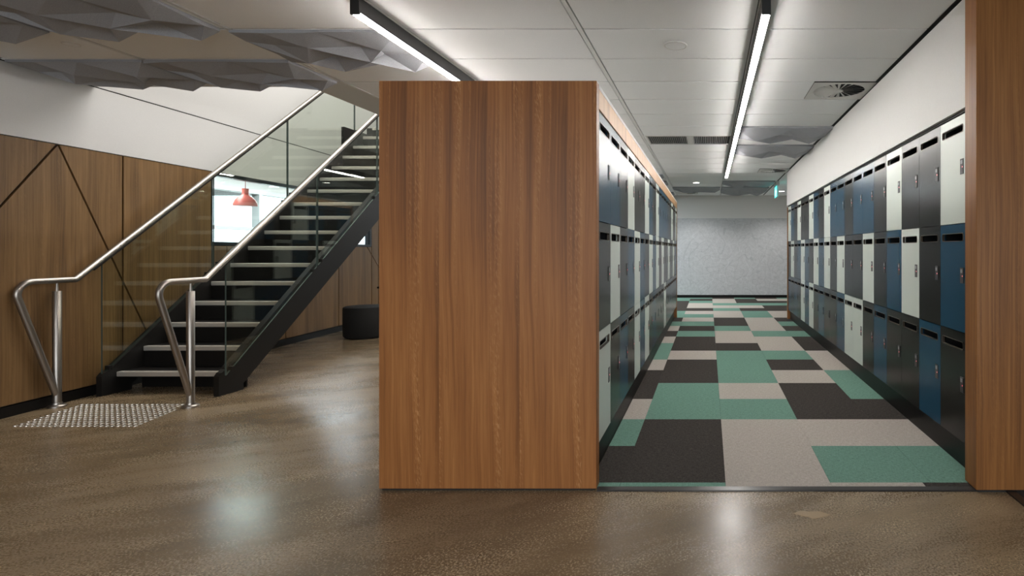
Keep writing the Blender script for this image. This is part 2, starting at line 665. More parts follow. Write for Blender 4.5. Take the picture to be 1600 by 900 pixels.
# window in the left wall
win = MB()
F0, F1, FZ0, FZ1 = 5.46, 8.54, 1.165, WT - 0.002
wallbox(win, F0, F1, 0.0, 0.07, FZ0, FZ0 + 0.032)
wallbox(win, F0, F1, 0.0, 0.07, FZ1 - 0.035, FZ1)
wallbox(win, F1 - 0.05, F1, 0.0, 0.07, FZ0 + 0.032, FZ1 - 0.035)
wallbox(win, F0, F0 + 0.015, 0.0, 0.07, FZ0 + 0.032, FZ1 - 0.035)
wallbox(win, 8.435, 8.455, 0.02, 0.05, FZ0 + 0.032, FZ1 - 0.035)
w1 = structure(win.build('window_1', M['frame']))
wallbox(MB(), F0 + 0.016, F1 - 0.051, 0.034, 0.040, FZ0 + 0.033, FZ1 - 0.036).build('pane', M['pane'], w1)

# side room behind that window
structure(MB().box(-12, -11.8, 3.0, 13.2, 0, CEIL).build('wall_side_room_far', M['white_wall']))
structure(MB().box(-12, wl(3.2) - 0.22, 3.0, 3.15, 0, CEIL).build('wall_side_room_near', M['white_wall']))
OFF = 2.0
ex = MB()
wallbox(ex, 3.2, 13.2, OFF, OFF + 0.2, 2.06, CEIL)
wallbox(ex, 3.2, 13.2, OFF, OFF + 0.2, 0, 0.75)
wallbox(ex, 3.2, 6.9, OFF, OFF + 0.2, 0.75, 2.06)
wallbox(ex, 12.9, 13.2, OFF, OFF + 0.2, 0.75, 2.06)
structure(ex.build('wall_side_room_outer', M['white_wall']))
w2 = MB()
wallbox(w2, 6.9, 12.9, OFF, OFF + 0.12, 0.75, 0.81)
wallbox(w2, 6.9, 12.9, OFF, OFF + 0.12, 2.0, 2.06)
for s in (6.9, 8.95, 10.9, 12.84):
    wallbox(w2, s, s + 0.06, OFF, OFF + 0.12, 0.81, 2.0)
wallbox(w2, 6.96, 8.95, OFF + 0.02, OFF + 0.1, 1.42, 1.47)
w2o = structure(w2.build('window_2', M['frame_white']))
for s0, s1 in ((6.96, 8.95), (9.01, 10.9), (10.96, 12.84)):
    wallbox(MB(), s0 + 0.002, s1 - 0.002, OFF + 0.108, OFF + 0.114, 0.812, 1.998).build('pane', M['pane'], w2o)
nb = MB().box(-34, -27, 12, 30, -3, 2.5)
nb.box(-34.2, -26.8, 11.8, 30.2, 2.5, 2.75)
nbo = nb.build('neighbour_building', M['pale'])
tag(nbo, 'pale low building seen outside through the far window', 'building')

# back wall of the locker aisle
bw = MB().box(-7.0, 2.5, 13.0, 13.2, 1.846, 2.6, 0)
bw.box(-7.0, 2.5, 13.0, 13.2, 0, 1.846, 1)
structure(bw.build('wall_back', [M['white_wall'], M['felt_wall']]))
structure(MB().box(-5.5, 2.2, 12.985, 13.0, 0.006, 0.07).build('baseboard_back', M['black']))
structure(MB().box(2.2, 2.4, 2.7, 13.0, 0, 2.6).build('wall_right_outer', M['white_wall']))

# painted wall above the right-hand lockers, with a joint part-way along
wr = MB()
wr.box(1.255, 1.42, 2.70, 6.688, 1.818, 2.356, 0)
wr.box(1.255, 1.42, 6.692, 9.02, 1.818, 2.356, 0)
wr.box(1.272, 1.42, 2.70, 9.02, 1.806, CEIL, 1)
structure(wr.build('wall_right', [M['white_wall'], M['blackgap']]))

# hall behind the camera
rw = MB().box(-5, 8, -5.6, -5.45, 0, 0.4).box(-5, 8, -5.6, -5.45, 2.1, CEIL)
for a, b in ((-5, -2.8), (-0.2, 0.1), (2.4, 2.7), (5.2, 8)):
    rw.box(a, b, -5.6, -5.45, 0.4, 2.1)
structure(rw.build('wall_rear', M['white_wall']))
structure(MB().box(7, 7.2, -5.4, 2.9, 0, 2.6).build('wall_right_hall', M['white_wall']))
structure(MB().box(1.85, 7, 2.72, 2.9, 0, 2.6).build('wall_hall_return', M['white_wall']))

# ceiling slab with the stair opening, upper storey
VX, VY0, VY1 = -3.06, 4.31, 8.6
cs = MB()
cs.box(-12, 8, -5.6, VY0, CEIL + 0.012, SLAB)
cs.box(VX, 8, VY0, 13.2, CEIL + 0.012, SLAB)
cs.box(-12, VX, VY1, 13.2, CEIL + 0.012, SLAB)
cs.box(-12, -5.4, VY0, VY1, CEIL + 0.012, SLAB)
ceiling = structure(cs.build('ceiling', M['slab']))
pb = MB()
pb.box(VX - 0.012, VX, VY0, VY1, CEIL, SLAB + 0.1)
pb.box(VX, -2.735, VY0, VY1, CEIL, CEIL + 0.012)
pb.box(-4.62, -2.735, 4.192, VY0, CEIL, CEIL + 0.012)
pb.box(-4.72, VX, VY0, VY0 + 0.012, CEIL, SLAB + 0.1)
pb.build('plaster_border', M['plaster'], ceiling)

us = MB().box(-5.6, 1.0, 9.7, 9.85, SLAB, 5.2)
structure(us.build('wall_upper_back', M['white_wall']))
structure(MB().box(-6, 1.0, 2.2, 2.35, SLAB, 5.2).build('wall_upper_front', M['white_wall']))
structure(MB().box(0.9, 1.05, 2.2, 9.85, SLAB, 5.2).build('wall_upper_right', M['white_wall']))
structure(MB().box(-6, 1.05, 2.2, 9.85, 5.2, 5.35).build('ceiling_upper', M['white_wall']))

# ceiling tiles (one metre by half a metre) in their grid
XS = [-4.732, -3.732, -2.732, -1.732, -0.732, 0.268, 1.262]
tile_cache = {}
special = {}   # tiles replaced by a vent or diffuser


def tile_at(x0, x1, y0, y1):
    key = (round(x1 - x0, 3), round(y1 - y0, 3))
    if key not in tile_cache:
        w, d = key
        tile_cache[key] = MB().cbox(0, w, 0, d, 0, 0.011, 0.0025).mesh('ceiling_tile', M['white_tile'])
    return link('ceiling_tile', tile_cache[key], ceiling, (x0, y0, CEIL))


ROWS = [2.19 + 0.5 * k for k in range(-2, 22)]
skip = {(0.268, 4.19), (0.268, 8.69), (-0.732, 6.19), (-0.732, 12.19)}
for y0 in ROWS:
    for i, x0 in enumerate(XS[:-1]):
        x1 = XS[i + 1]
        if x0 < -2.8 and y0 > 4.0:
            continue
        if x0 < -4 and y0 + 0.5 > 4.3:
            continue
        y1 = min(y0 + 0.5, 12.99)
        if (round(x0, 3), round(y0, 2)) in skip:
            continue
        a = x0 + 0.018
        if x0 < -4:
            a = wl(y0) + 0.006
        b = x1 - 0.018
        if x0 < -2.8 and y0 > 3.7:
            y1 = 4.19
        tile_at(a, b, y0 + 0.007, y1 - 0.007)
for y0, (a, b) in ((4.19, (0.281, 0.79)), (8.69, (0.281, 0.79)), (12.19, (-0.25, 0.255))):
    tile_at(a, b, y0 + 0.002, y0 + 0.498)
tile_at(-0.719, -0.70, 6.192, 6.688)
# beyond the lockers the ceiling runs on to the right
for y0 in ROWS:
    if y0 > 9.1:
        tile_at(1.275, 2.19, y0 + 0.002, min(y0 + 0.498, 12.99))
gb = MB()
for x in XS[1:-1]:
    if x < -3:
        gb.box(x - 0.012, x + 0.012, 1.2, 4.188, CEIL - 0.003, CEIL + 0.011)
    else:
        gb.box(x - 0.012, x + 0.012, 1.2, 12.99, CEIL - 0.003, CEIL + 0.011)
gb.build('ceiling_runner', M['grid_white'], ceiling)

# ------------------------------------------------------------------ carpet
spec = {
    0: 'ggglld', 1: 'dddlgg', 2: 'ggdlll', 3: 'llggdd', 4: 'ddgldg', 5: 'dddglg', 6: 'lldgdl', 7: 'gglggl', 8: 'ggddld',
    9: 'lldlld', 10: 'ddglgg', 11: 'lldgld', 12: 'gggdlg', 13: 'ddldld', 14: 'ggglgl', 15: 'gglggl'.replace('gglggl', 'ggllgl'),
    16: 'dddgdd', 17: 'ddllld', 18: 'ddlggg', 19: 'ddgldd', 20: 'ggdldl', 21: 'gggdgd'}
carpet = structure(MB().box(-0.568, 1.308, 2.634, 9.2, 0.0, 0.003).box(-5.0, 2.2, 9.2, 12.98, 0.0, 0.003).build('floor_carpet', M['black']))
ccache = {}


def carpet_tile(x0, x1, y0, y1, c):
    key = (round(x1 - x0, 3), round(y1 - y0, 3), c)
    if key not in ccache:
        ccache[key] = MB().cbox(0, key[0], 0, key[1], 0, 0.006, 0.0005).mesh('carpet_tile', CARPET[c])
    link('carpet_tile', ccache[key], carpet, (x0, y0, 0.0015))


CB = [-0.92, -0.42, 0.08, 0.58, 1.06, 1.55]
for k, s in spec.items():
    y0 = 2.682 + 0.5 * (k - 1)
    y1 = y0 + 0.5
    if k == 0:
        y0 = 2.636
        y1 = 2.682
    y1 = min(y1, 12.98)
    for i, c in enumerate(s[1:]):
        a, b = CB[i], CB[i + 1]
        if y0 < 9.1:
            a, b = max(a, -0.567), min(b, 1.307)
        if y0 < 2.64 and i == 3:
            carpet_tile(a, 1.02, y0, y1, 'l')
            carpet_tile(1.0205, b, y0, y1, 'd')
            continue
        carpet_tile(a + 0.0003, b - 0.0003, y0 + 0.0003, y1 - 0.0003, c)
    if y0 > 9.1:
        carpet_tile(-1.42, -0.9203, y0 + 0.0003, y1 - 0.0003, s[0])
        carpet_tile(1.5503, 2.05, y0 + 0.0003, y1 - 0.0003, 'glldgdl l'[k % 7] if k % 7 < 7 else 'l')
es = MB()
es.prism([(2.596, 0), (2.600, 0.006), (2.634, 0.009), (2.634, 0)], 'x', -0.519, 1.42)
tag(es.build('carpet_edge_strip', M['strip']), 'dark metal threshold strip along the near edge of the aisle carpet', 'strip')
es2 = MB().box(1.372, 1.412, -1.0, 2.59, 0, 0.008)
tag(es2.build('carpet_edge_strip', M['strip']), 'dark threshold strip at lower right corner, beside the timber column', 'strip')
cp2 = structure(MB().box(1.413, 6.9, -1.0, 2.7, 0, 0.006).build('floor_carpet', CARPET['d']))

# ------------------------------------------------------------------ timber column on the right
co = thing('timber_column', (1.53, 2.64, 0), 'timber veneered column at the right edge of the frame', 'column')
MB().cbox(-0.298, 0.32, -0.056, 0.06, 0.012, CEIL - 0.003, 0.002).build('casing', M['wood_column'], co)
MB().box(-0.285, 0.31, -0.046, 0.05, 0.0, 0.012).build('plinth', M['blackgap'], co)

# ------------------------------------------------------------------ lockers


def rrect(w, h, r, n=5):
    pts = []
    for cx, cy, a0 in ((w / 2 - r, h / 2 - r, 0), (-w / 2 + r, h / 2 - r, 90), (-w / 2 + r, -h / 2 + r, 180), (w / 2 - r, -h / 2 + r, 270)):
        for k in range(n + 1):
            a = math.radians(a0 + 90 * k / n)
            pts.append((cx + r * math.cos(a), cy + r * math.sin(a)))
    return pts


def door_mesh(w, h, sy, sz, sw, sh, t=0.018):
    """door lying in x from 0 (front) to t; y along the bank, z up; slot is a real opening"""
    b = bmesh.new()
    g = 0.0015
    out = [(g, g), (w - g, g), (w - g, h - g), (g, h - g)]
    inn = [(sy + p[0], sz + p[1]) for p in rrect(sw, sh, 0.011)]
    ev = []
    for loop in (out, inn):
        vs = [b.verts.new((0, p[0], p[1])) for p in loop]
        for i in range(len(vs)):
            ev.append(b.edges.new((vs[i], vs[(i + 1) % len(vs)])))
    bmesh.ops.triangle_fill(b, use_beauty=True, use_dissolve=False, edges=ev)
    r = bmesh.ops.extrude_face_region(b, geom=b.faces[:])
    for v in r['geom']:
        if isinstance(v, bmesh.types.BMVert):
            v.co.x += t
    return b


def ring_mesh(sy, sz, sw, sh, t=0.0025, depth=0.012):
    mb = MB()
    o = rrect(sw + 2 * t, sh + 2 * t, 0.0125)
    i = rrect(sw - 0.002, sh - 0.002, 0.0105)
    n = len(o)
    v = [(-0.0015, sy + p[0], sz + p[1]) for p in o] + [(-0.0015, sy + p[0], sz + p[1]) for p in i] + [(depth, sy + p[0], sz + p[1]) for p in i] + [(0.0, sy + p[0], sz + p[1]) for p in o]
    f = []
    for k in range(n):
        q = (k + 1) % n
        f += [(k, q, n + q, n + k), (n + k, n + q, 2 * n + q, 2 * n + k), (k, 3 * n + k, 3 * n + q, q)]
    return mb.add(v, f)


def lock_parts(ly, lz):
    lk = MB().cbox(-0.0028, 0.0, ly - 0.018, ly + 0.018, lz - 0.039, lz + 0.039, 0.0008)
    pl = MB()
    pl.box(-0.0036, -0.0028, ly - 0.009, ly + 0.011, lz + 0.013, lz + 0.031)
    le = MB().lathe([(0.0036, 0), (0.0036, 0.001)], (0, 0, 0), 8)
    le.v = [(-0.0028 - z, ly - 0.009 + x, lz - 0.003 + y) for x, y, z in le.v]
    return lk, pl, le


COLN = {'w': ('locker_white', 'mint white'), 'b': ('locker_black', 'charcoal black'), 'u': ('locker_blue', 'petrol blue')}
DEPTH = 0.43


class Bank:
    def __init__(s, w, h, tag_):
        s.w, s.h = w, h
        sy, sz, sw, sh = w * 0.515, h - 0.068, w * 0.80, 0.038
        ly, lz = w * 0.155, h - 0.262
        s.door = {}
        for c in 'wbu':
            mb = MB()
            mb.bm(door_mesh(w, h, sy, sz, sw, sh))
            s.door[c] = mb.mesh('door', M[COLN[c][0]])
        s.rim = ring_mesh(sy, sz, sw, sh).mesh('slot_rim', M['rim'])
        c = MB()
        e = 0.0012
        x0, x1, y0, y1, z0, z1 = 0.0185, 0.0185 + DEPTH, e, w - e, e, h - e
        v = [(x, y, z) for z in (z0, z1) for y in (y0, y1) for x in (x0, x1)]
        c.add(v, [(0, 2, 3, 1), (4, 5, 7, 6), (0, 1, 5, 4), (2, 6, 7, 3), (1, 3, 7, 5)])
        s.carcass = c.mesh('carcass', M['locker_inside'])
        a, b, d = lock_parts(ly, lz)
        s.lock, s.plate, s.led = a.mesh('lock', M['lock']), b.mesh('number_plate', M['plate']), d.mesh('status_light', M['led_red'])

    def put(s, x, y, z, rotz, c, label, group, i):
        r = thing('locker', (x, y, z), label, 'locker', group, rotz)
        link('carcass', s.carcass, r)
        link('door', s.door[c], r)
        link('slot_rim', s.rim, r)
        lk = link('lock', s.lock, r)
        if i < 11:
            link('number_plate', s.plate, lk)
        if i < 8:
            link('status_light', s.led, lk)
        return r


RT = ['wbbwbuubuuwbuwbbwbuw', 'ubwubwbbwbwuwbuwubwb', 'bubbubwwubbubwuwbubu']
LT = ['uubwbbwubwuuuububwbw'.replace('uuuububwbw', 'uuuubbwbbw'), 'bwbuwubwuwbwbbwbbwbu', 'wbubwuwbubbbwbbubbbb']
ROWN = ['top', 'middle', 'bottom']


def posn(k, n=20):
    return f'{ORD[k + 1]} from the near end' if k < 10 else (f'{ORD[n - k]} from the far end')


RX, RY, RW = 1.275, 2.777, 0.312
rz = [1.2525, 0.703, 0.153]
rb = Bank(RW, 0.5485, 'right')
for r in range(3):
    for k in range(20):
        c = RT[r][k]
        rb.put(RX, RY + RW * k, rz[r], 0, c, f'{COLN[c][1]} locker in the {ROWN[r]} row of the right-hand bank, {posn(k)}', f'{ROWN[r]} row of lockers along the right wall', k)
LX, LY, LW = -0.527, 2.685, 0.325
lz = [1.2565, 0.7245, 0.1925]
lb = Bank(LW, 0.531, 'left')
for r in range(3):
    for k in range(20):
        c = LT[r][k]
        lb.put(LX, LY + LW * (k + 1), lz[r], math.pi, c, f'{COLN[c][1]} locker in the {ROWN[r]} row of the island bank, {posn(k)}', f'{ROWN[r]} row of lockers along the timber island', k)

# surround of the right-hand bank
sb = thing('locker_surround', (1.5, 9.04, 0), 'black plinth and timber end panel of the right-hand locker bank', 'surround')
MB().box(1.308 - 1.5, 1.70 - 1.5, 2.72 - 9.04, 9.018 - 9.04, 0.0, 0.15).build('plinth', M['black'], sb)
MB().cbox(1.262 - 1.5, 1.725 - 1.5, 9.019 - 9.04, 9.05 - 9.04, 0.0075, 1.80, 0.001).build('end_panel', M['wood_column'], sb)

# timber island: front panel, top, fascias, end panel, plinth and the doors on its far side
IX0, IX1, IY0, IY1 = -1.531, -0.521, 2.605, 9.225
isl = thing('locker_island', (-1.026, IY0, 0), 'long timber clad island standing between the stair and the aisle', 'island')


def ib(c=0.0015, *a):
    x0, x1, y0, y1, z0, z1 = a
    return MB().cbox(x0 + 1.026, x1 + 1.026, y0 - IY0, y1 - IY0, z0, z1, c)


ib(0.0015, IX0, IX1, IY0, 2.665, 0.010, 1.904).build('front_panel', M['wood_island'], isl)
ib(0.0015, IX0, IX1, 2.6655, IY1 - 0.041, 1.884, 1.904).build('top_panel', M['plaster'], isl)
ib(0.001, IX1 - 0.02, IX1, 2.6655, IY1 - 0.041, 1.7885, 1.8835).build('fascia', M['wood_lit'], isl)
ib(0.001, IX0, IX0 + 0.02, 2.6655, IY1 - 0.041, 1.7885, 1.8835).build('fascia', M['wood_lit'], isl)
ib(0.001, IX0, IX1, IY1 - 0.04, IY1, 0.0, 1.904).build('end_panel', M['wood_column'], isl)
ib(0.001, -1.482, -0.57, 2.6655, IY1 - 0.041, 0.0, 0.19).build('plinth', M['black'], isl)
ib(0.001, IX0 + 0.01, IX1 - 0.01, IY0 + 0.008, 2.66, 0.0, 0.0099).build('shadow_gap', M['blackgap'], isl)
BT = ['bubwubbwbubuwbubwubu', 'wbubbwubwbbuwbbwubwb', 'bwbubbwubwubbwuububw']
for r in range(3):
    for k in range(20):
        c = BT[r][k]
        p = (-1.525 + 1.026, LY + LW * k - IY0, lz[r])
        d = link('door', lb.door[c], isl, p)
        link('slot_rim', lb.rim, d)
        link('lock', lb.lock, d)
bk = MB().box(-1.503 + 1.026, -1.06 + 1.026, 2.67 - IY0, IY1 - 0.045 - IY0, 0.192, 1.788)
bk.build('carcass', M['locker_inside'], isl)

# ------------------------------------------------------------------ staircase
NT_, G, RIS, Z1 = 17, 0.208, 0.1644, 4.38
SXL, SXR = -4.625, -3.775
st = thing('staircase', (-4.2, 4.38, 0), 'black steel staircase with pale nosings climbing beside the timber wall', 'staircase')


def stl(y):
    return 0.195 + 0.805 * (y - 4.35)


def stb(y):
    return stl(y) - 0.27


def stringer(x0, x1):
    yb = 4.35 + (0.27 - 0.195) / 0.805
    ye = 7.13
    pts = [(4.277, 0.0), (4.277, 0.15), (4.30, 0.175), (4.345, 0.195), (ye, stl(ye)), (ye, 2.68), (7.9, 2.68), (7.9, stb(7.9) if stb(7.9) < 2.5 else 2.45), (7.6, stb(7.45)), (yb + 0.06, 0.05), (yb + 0.06, 0.0)]
    mb = MB()
    mb.prism([(p[0] - 4.38, p[1]) for p in pts], 'x', x0 + 4.2, x1 + 4.2)
    return mb


stringer(-4.668, -4.626).build('stringer', M['steelblack'], st)
stringer(-3.774, -3.732).build('stringer', M['steelblack'], st)
for x0, x1 in ((-4.671, -4.623), (-3.777, -3.729)):   # cap flange
    y0, y1 = 4.345, 7.065
    MB().prism([(y0 - 4.38, stl(y0)), (y1 - 4.38, stl(y1)), (y1 - 4.38, stl(y1) + 0.012), (y0 - 4.38, stl(y0) + 0.012)], 'x', x0 + 4.2, x1 + 4.2).build('stringer_cap', M['steelblack'], st)
tm = MB().box(SXL + 4.2, SXR + 4.2, 0.012, G + 0.03, -0.036, -0.001).mesh('tread', M['tread'])
nm = MB().cbox(SXL + 4.2, SXR + 4.2, 0.0, 0.045, -0.036, 0.002, 0.004)
nme = nm.mesh('nosing', M['nosing'])
rm = MB().box(SXL + 4.2, SXR + 4.2, G + 0.012, G + 0.028, 0.0, RIS - 0.037).mesh('riser', M['tread'])
for k in range(NT_):
    t = link('tread', tm, st, (0, G * k, RIS * (k + 1)))
    link('nosing', nme, t)
    if k < NT_ - 1:
        link('riser', rm, st, (0, G * k, RIS * (k + 1)))
MB().box(SXL + 4.2, SXR + 4.2, 0.20, 0.215, 0, RIS - 0.037).build('riser', M['tread'], st)
# landing slab of the upper floor
ld = MB().box(-4.72, -3.0, Z1 + G * NT_ - 0.17, 9.7, SLAB + 0.005, RIS * NT_)
structure(ld.build('floor_upper_landing', M['tread']))


def rail(name, x, label, panes):
    """tubular stainless rail with its start loop, post, glass and channel; local origin at the post foot"""
    o = thing(name, (x, 4.0, 0), label, 'balustrade')
    a = Vector((0, -0.003, 0.08))
    c1 = Vector((0, -0.262, 0.90))
    c2 = Vector((0, 0.115, 0.90))
    yend = 7.95
    sl = 0.81
    e = Vector((0, yend - 4.0, 0.90 + sl * (yend - 4.115)))
    d0 = (a - c1).normalized()
    d1 = (c2 - c1).normalized()
    ang = d0.angle(d1)
    rad = 0.085
    t = rad / math.tan(ang / 2)
    p0, p1 = c1 + d0 * t, c1 + d1 * t
    bis = (d0 + d1).normalized()
    ctr = c1 + bis * (rad / math.sin(ang / 2))
    v0, v1 = p0 - ctr, p1 - ctr
    tot = v0.angle(v1)
    pts = [a]
    for k in range(13):
        f = k / 12
        q = (v0 * math.sin((1 - f) * tot) + v1 * math.sin(f * tot)) / math.sin(tot)
        pts.append(ctr + q)
    pts += [c2, e]
    MB().tube(pts, 0.0205, 18).build('handrail', M['steel'], o, smooth=True)
    MB().lathe([(0.024, 0.0), (0.024, 0.818), (0.0225, 0.82)], (0, 0, 0.004), 20).build('post', M['steel'], o, smooth=True)
    MB().lathe([(0.010, 0.0), (0.006, 0.06)], (0, 0, 0.823), 12).build('post_pin', M['steel'], o, smooth=True)
    MB().lathe([(0.05, 0.0), (0.05, 0.010), (0.044, 0.016), (0.030, 0.018), (0.028, 0.03)], (0, 0, 0), 24).build('base_collar', M['steel'], o, smooth=True)
    gs = [(4.115 + 0.18, 'x')]
    for y0, y1 in panes:
        def tp(y):
            return 0.90 + sl * (y - 4.115) - 0.028
        mb = MB().prism([(y0 - 4, stl(y0) + 0.012), (y1 - 4, stl(y1) + 0.012), (y1 - 4, tp(y1)), (y0 - 4, tp(y0))], 'x', -0.006, 0.006)
        mb.m = [0, 0, 1, 1, 1, 1]
        mb.build('glass_panel', [M['glass'], M['glass_edge']], o)
    y0, y1 = panes[0][0] - 0.06, panes[-1][1]
    MB().prism([(y0 - 4, 0.90 + sl * (y0 - 4.115) - 0.034), (y1 - 4, 0.90 + sl * (y1 - 4.115) - 0.034), (y1 - 4, 0.90 + sl * (y1 - 4.115) - 0.012), (y0 - 4, 0.90 + sl * (y0 - 4.115) - 0.012)], 'x', -0.014, 0.014).build('glazing_channel', M['steelblack'], o)
    for y0, y1 in panes:    # small clamps at the foot of each joint
        for yy in (y0 + 0.05, y1 - 0.05):
            z = stl(yy) + 0.012
            MB().box(-0.018, 0.018, yy - 4 - 0.012, yy - 4 + 0.012, z - 0.012, z + 0.02).build('glass_clamp', M['steelblack'], o)
    return o


rail('stair_balustrade', -4.645, 'stainless handrail with glass panels on the wall side of the stair', [(4.295, 5.25), (5.265, 6.18), (6.195, 7.35), (7.365, 7.9)])
rail('stair_balustrade', -3.753 + 0.06, 'stainless handrail with glass panels on the open side of the stair', [(4.29, 5.285), (5.30, 6.24), (6.255, 7.25), (7.265, 7.9)])

# tactile studs at the stair foot
tp = thing('tactile_paving', (-4.05, 3.8, 0), 'field of round steel tactile studs on the concrete before the stair', 'tactile paving')
sm = MB().lathe([(0.0125, 0.0), (0.0115, 0.0035), (0.008, 0.005)], (0, 0, 0), 10).mesh('tactile_stud', M['stud'])
for r in range(12):
    for c in range(22):
        y = 3.563 + 0.0443 * r
        x = -4.40 + 0.0362 * c - 0.0113 * r
        if math.hypot(x + 3.693, y - 4.0) < 0.075 or math.hypot(x + 4.645, y - 4.0) < 0.075:
            continue
        link('tactile_stud', sm, tp, (x + 4.05, y - 3.8, 0.0))

# ottoman by the wall
ot = thing('ottoman', (-4.40, 7.2, 0), 'round black fabric ottoman on the concrete floor under the window', 'ottoman')
MB().lathe([(0.235, 0.012), (0.25, 0.03), (0.252, 0.2), (0.252, 0.375), (0.246, 0.39), (0.23, 0.398), (0.0, 0.402)], (0, 0, 0), 40).build('cushion', M['ottoman'], ot, smooth=True)
MB().lathe([(0.215, 0.0), (0.215, 0.012)], (0, 0, 0), 32).build('foot', M['black'], ot)

# red pendant lamp in the side room
pd = thing('pendant_lamp', (-5.78, 7.0, 1.665), 'red bell-shaped pendant lamp hanging behind the stair window', 'lamp')
pr = [(0.122, 0.0), (0.119, 0.03), (0.105, 0.07), (0.078, 0.105), (0.046, 0.128), (0.036, 0.14), (0.033, 0.16), (0.036, 0.20), (0.036, 0.215), (0.0, 0.216)]
MB().lathe(pr, (0, 0, 0), 28).build('lamp_shade', M['red'], pd, smooth=True)
MB().lathe([(0.003, 0.216), (0.003, CEIL + 0.011 - 1.665)], (0, 0, 0), 8).build('cord', M['cord'], pd)

# ------------------------------------------------------------------ ceiling fittings


def linear_light(x, y0, y1, label):
    o = thing('linear_light', (x, (y0 + y1) / 2, CEIL), label, 'light', 'black linear ceiling lights')
    L = (y1 - y0) / 2
    h = MB()
    h.box(-0.0225, -0.0195, -L + 0.012, L - 0.012, -0.078, -0.003)
    h.box(0.0195, 0.0225, -L + 0.012, L - 0.012, -0.078, -0.003)
    h.box(-0.0195, 0.0195, -L + 0.012, L - 0.012, -0.05, -0.003)
    h.build('housing', M['lampblack'], o)
    MB().cbox(-0.0192, 0.0192, -L + 0.0125, L - 0.0125, -0.088, -0.0505, 0.003).build('diffuser', M['led'], o)
    for s in (-1, 1):
        MB().box(-0.0225, 0.0225, min(s * L, s * (L - 0.0118)), max(s * L, s * (L - 0.0118)), -0.088, -0.003).build('end_cap', M['lampblack'], o)
    return o


linear_light(0.285, 2.775, 9.15, 'long lit linear light running down the ceiling over the carpeted aisle')
linear_light(-1.752, 2.775, 9.15, 'lit linear light passing out of sight behind the timber island top')

# faceted felt baffles, one per ceiling bay


def felt_mesh(seed, w=0.985, d=0.485):
    rnd = random.Random(seed)
    nx, ny = 5, 3
    P = {}
    for i in range(nx + 1):
        for j in range(ny + 1):
            x = w * i / nx
            y = d * j / ny
            dz = 0.012 + (0.038 + 0.04 * rnd.random() if (i + j) % 2 else 0.014 * rnd.random())
            if 0 < i < nx:
                x += (rnd.random() - 0.5) * w / nx * 0.9
            if 0 < j < ny:
                y += (rnd.random() - 0.5) * d / ny * 0.8
            if j == 0:
                dz = 0.012 + 0.008 * rnd.random()
            if i in (0, nx):
                dz = 0.012 + 0.016 * rnd.random()
            P[i, j] = (x, y, -dz)
    mb = MB()
    v, idx = [], {}
    for k, p in P.items():
        idx[k] = len(v)
        v.append(p)
    tops = {}
    for k in list(P):
        if k[0] in (0, nx) or k[1] in (0, ny):
            tops[k] = len(v)
            v.append((P[k][0], P[k][1], 0))
    f = []
    for i in range(nx):
        for j in range(ny):
            a, b, c, e = idx[i, j], idx[i + 1, j], idx[i + 1, j + 1], idx[i, j + 1]
            if (i + j) % 2:
                f += [(a, b, c), (a, c, e)]
            else:
                f += [(a, b, e), (b, c, e)]
    for i in range(nx):
        for j in (0, ny):
            f.append((idx[i, j], idx[i + 1, j], tops[i + 1, j], tops[i, j]))
    for j in range(ny):
        for i in (0, nx):
            f.append((idx[i, j], idx[i, j + 1], tops[i, j + 1], tops[i, j]))
    return mb.add(v, f)


FM = [felt_mesh(s, 0.955).mesh('acoustic_baffle', M['felt']) for s in (3, 11, 24)]
FT = {}
baffles = [
    (-4.725, 2.69, 'leftmost faceted grey felt baffle at the top edge of the frame'),
    (-3.725, 2.69, 'faceted grey felt baffle at the top edge, left of the plain ceiling bay'),
    (-2.735, 3.19, 'faceted grey felt baffle beside the left linear light'),
    (-4.725, 3.69, 'faceted grey felt baffle meeting the white wall above the stair rail'),
    (-3.725, 3.69, 'faceted grey felt baffle along the edge of the stair opening'),
    (0.311, 5.69, 'nearer of two faceted felt baffles right of the aisle light'),
    (0.311, 6.69, 'farther of two faceted felt baffles right of the aisle light'),
    (-1.725, 9.19, 'grey felt baffle peeping over the island fascia, nearest of three'),
    (-1.725, 10.19, 'grey felt baffle peeping over the island fascia, middle of three'),
    (-1.725, 12.19, 'grey felt baffle peeping over the island fascia, farthest of three'),
    (0.255, 10.19, 'shadowed felt baffle just beyond the end of the aisle light'),
    (0.255, 11.19, 'dark felt baffle near the exit sign, front of a pair'),
    (0.255, 11.69, 'dark felt baffle near the exit sign, rear of a pair'),
    (-0.725, 11.19, 'dark felt baffle between the two far downlights'),
]
for k, (x, y, lab) in enumerate(baffles):
    me = FM[k % 3] if k not in (5, 6) else FM[0]
    if x < -4.5:
        key = round(y, 2)
        w = -3.74 - (wl(y + 0.5) + 0.06)
        xx = wl(y) + 0.03
        m2 = felt_mesh(40 + k, -3.738 - xx).mesh('acoustic_baffle', M['felt'])
        o = link('acoustic_baffle', m2, None, (xx, y + 0.0075, CEIL - 0.0002))
    else:
        o = link('acoustic_baffle', me, None, (x, y + 0.0075, CEIL - 0.0002))
    tag(o, lab, 'baffle', 'faceted felt baffles on the ceiling')


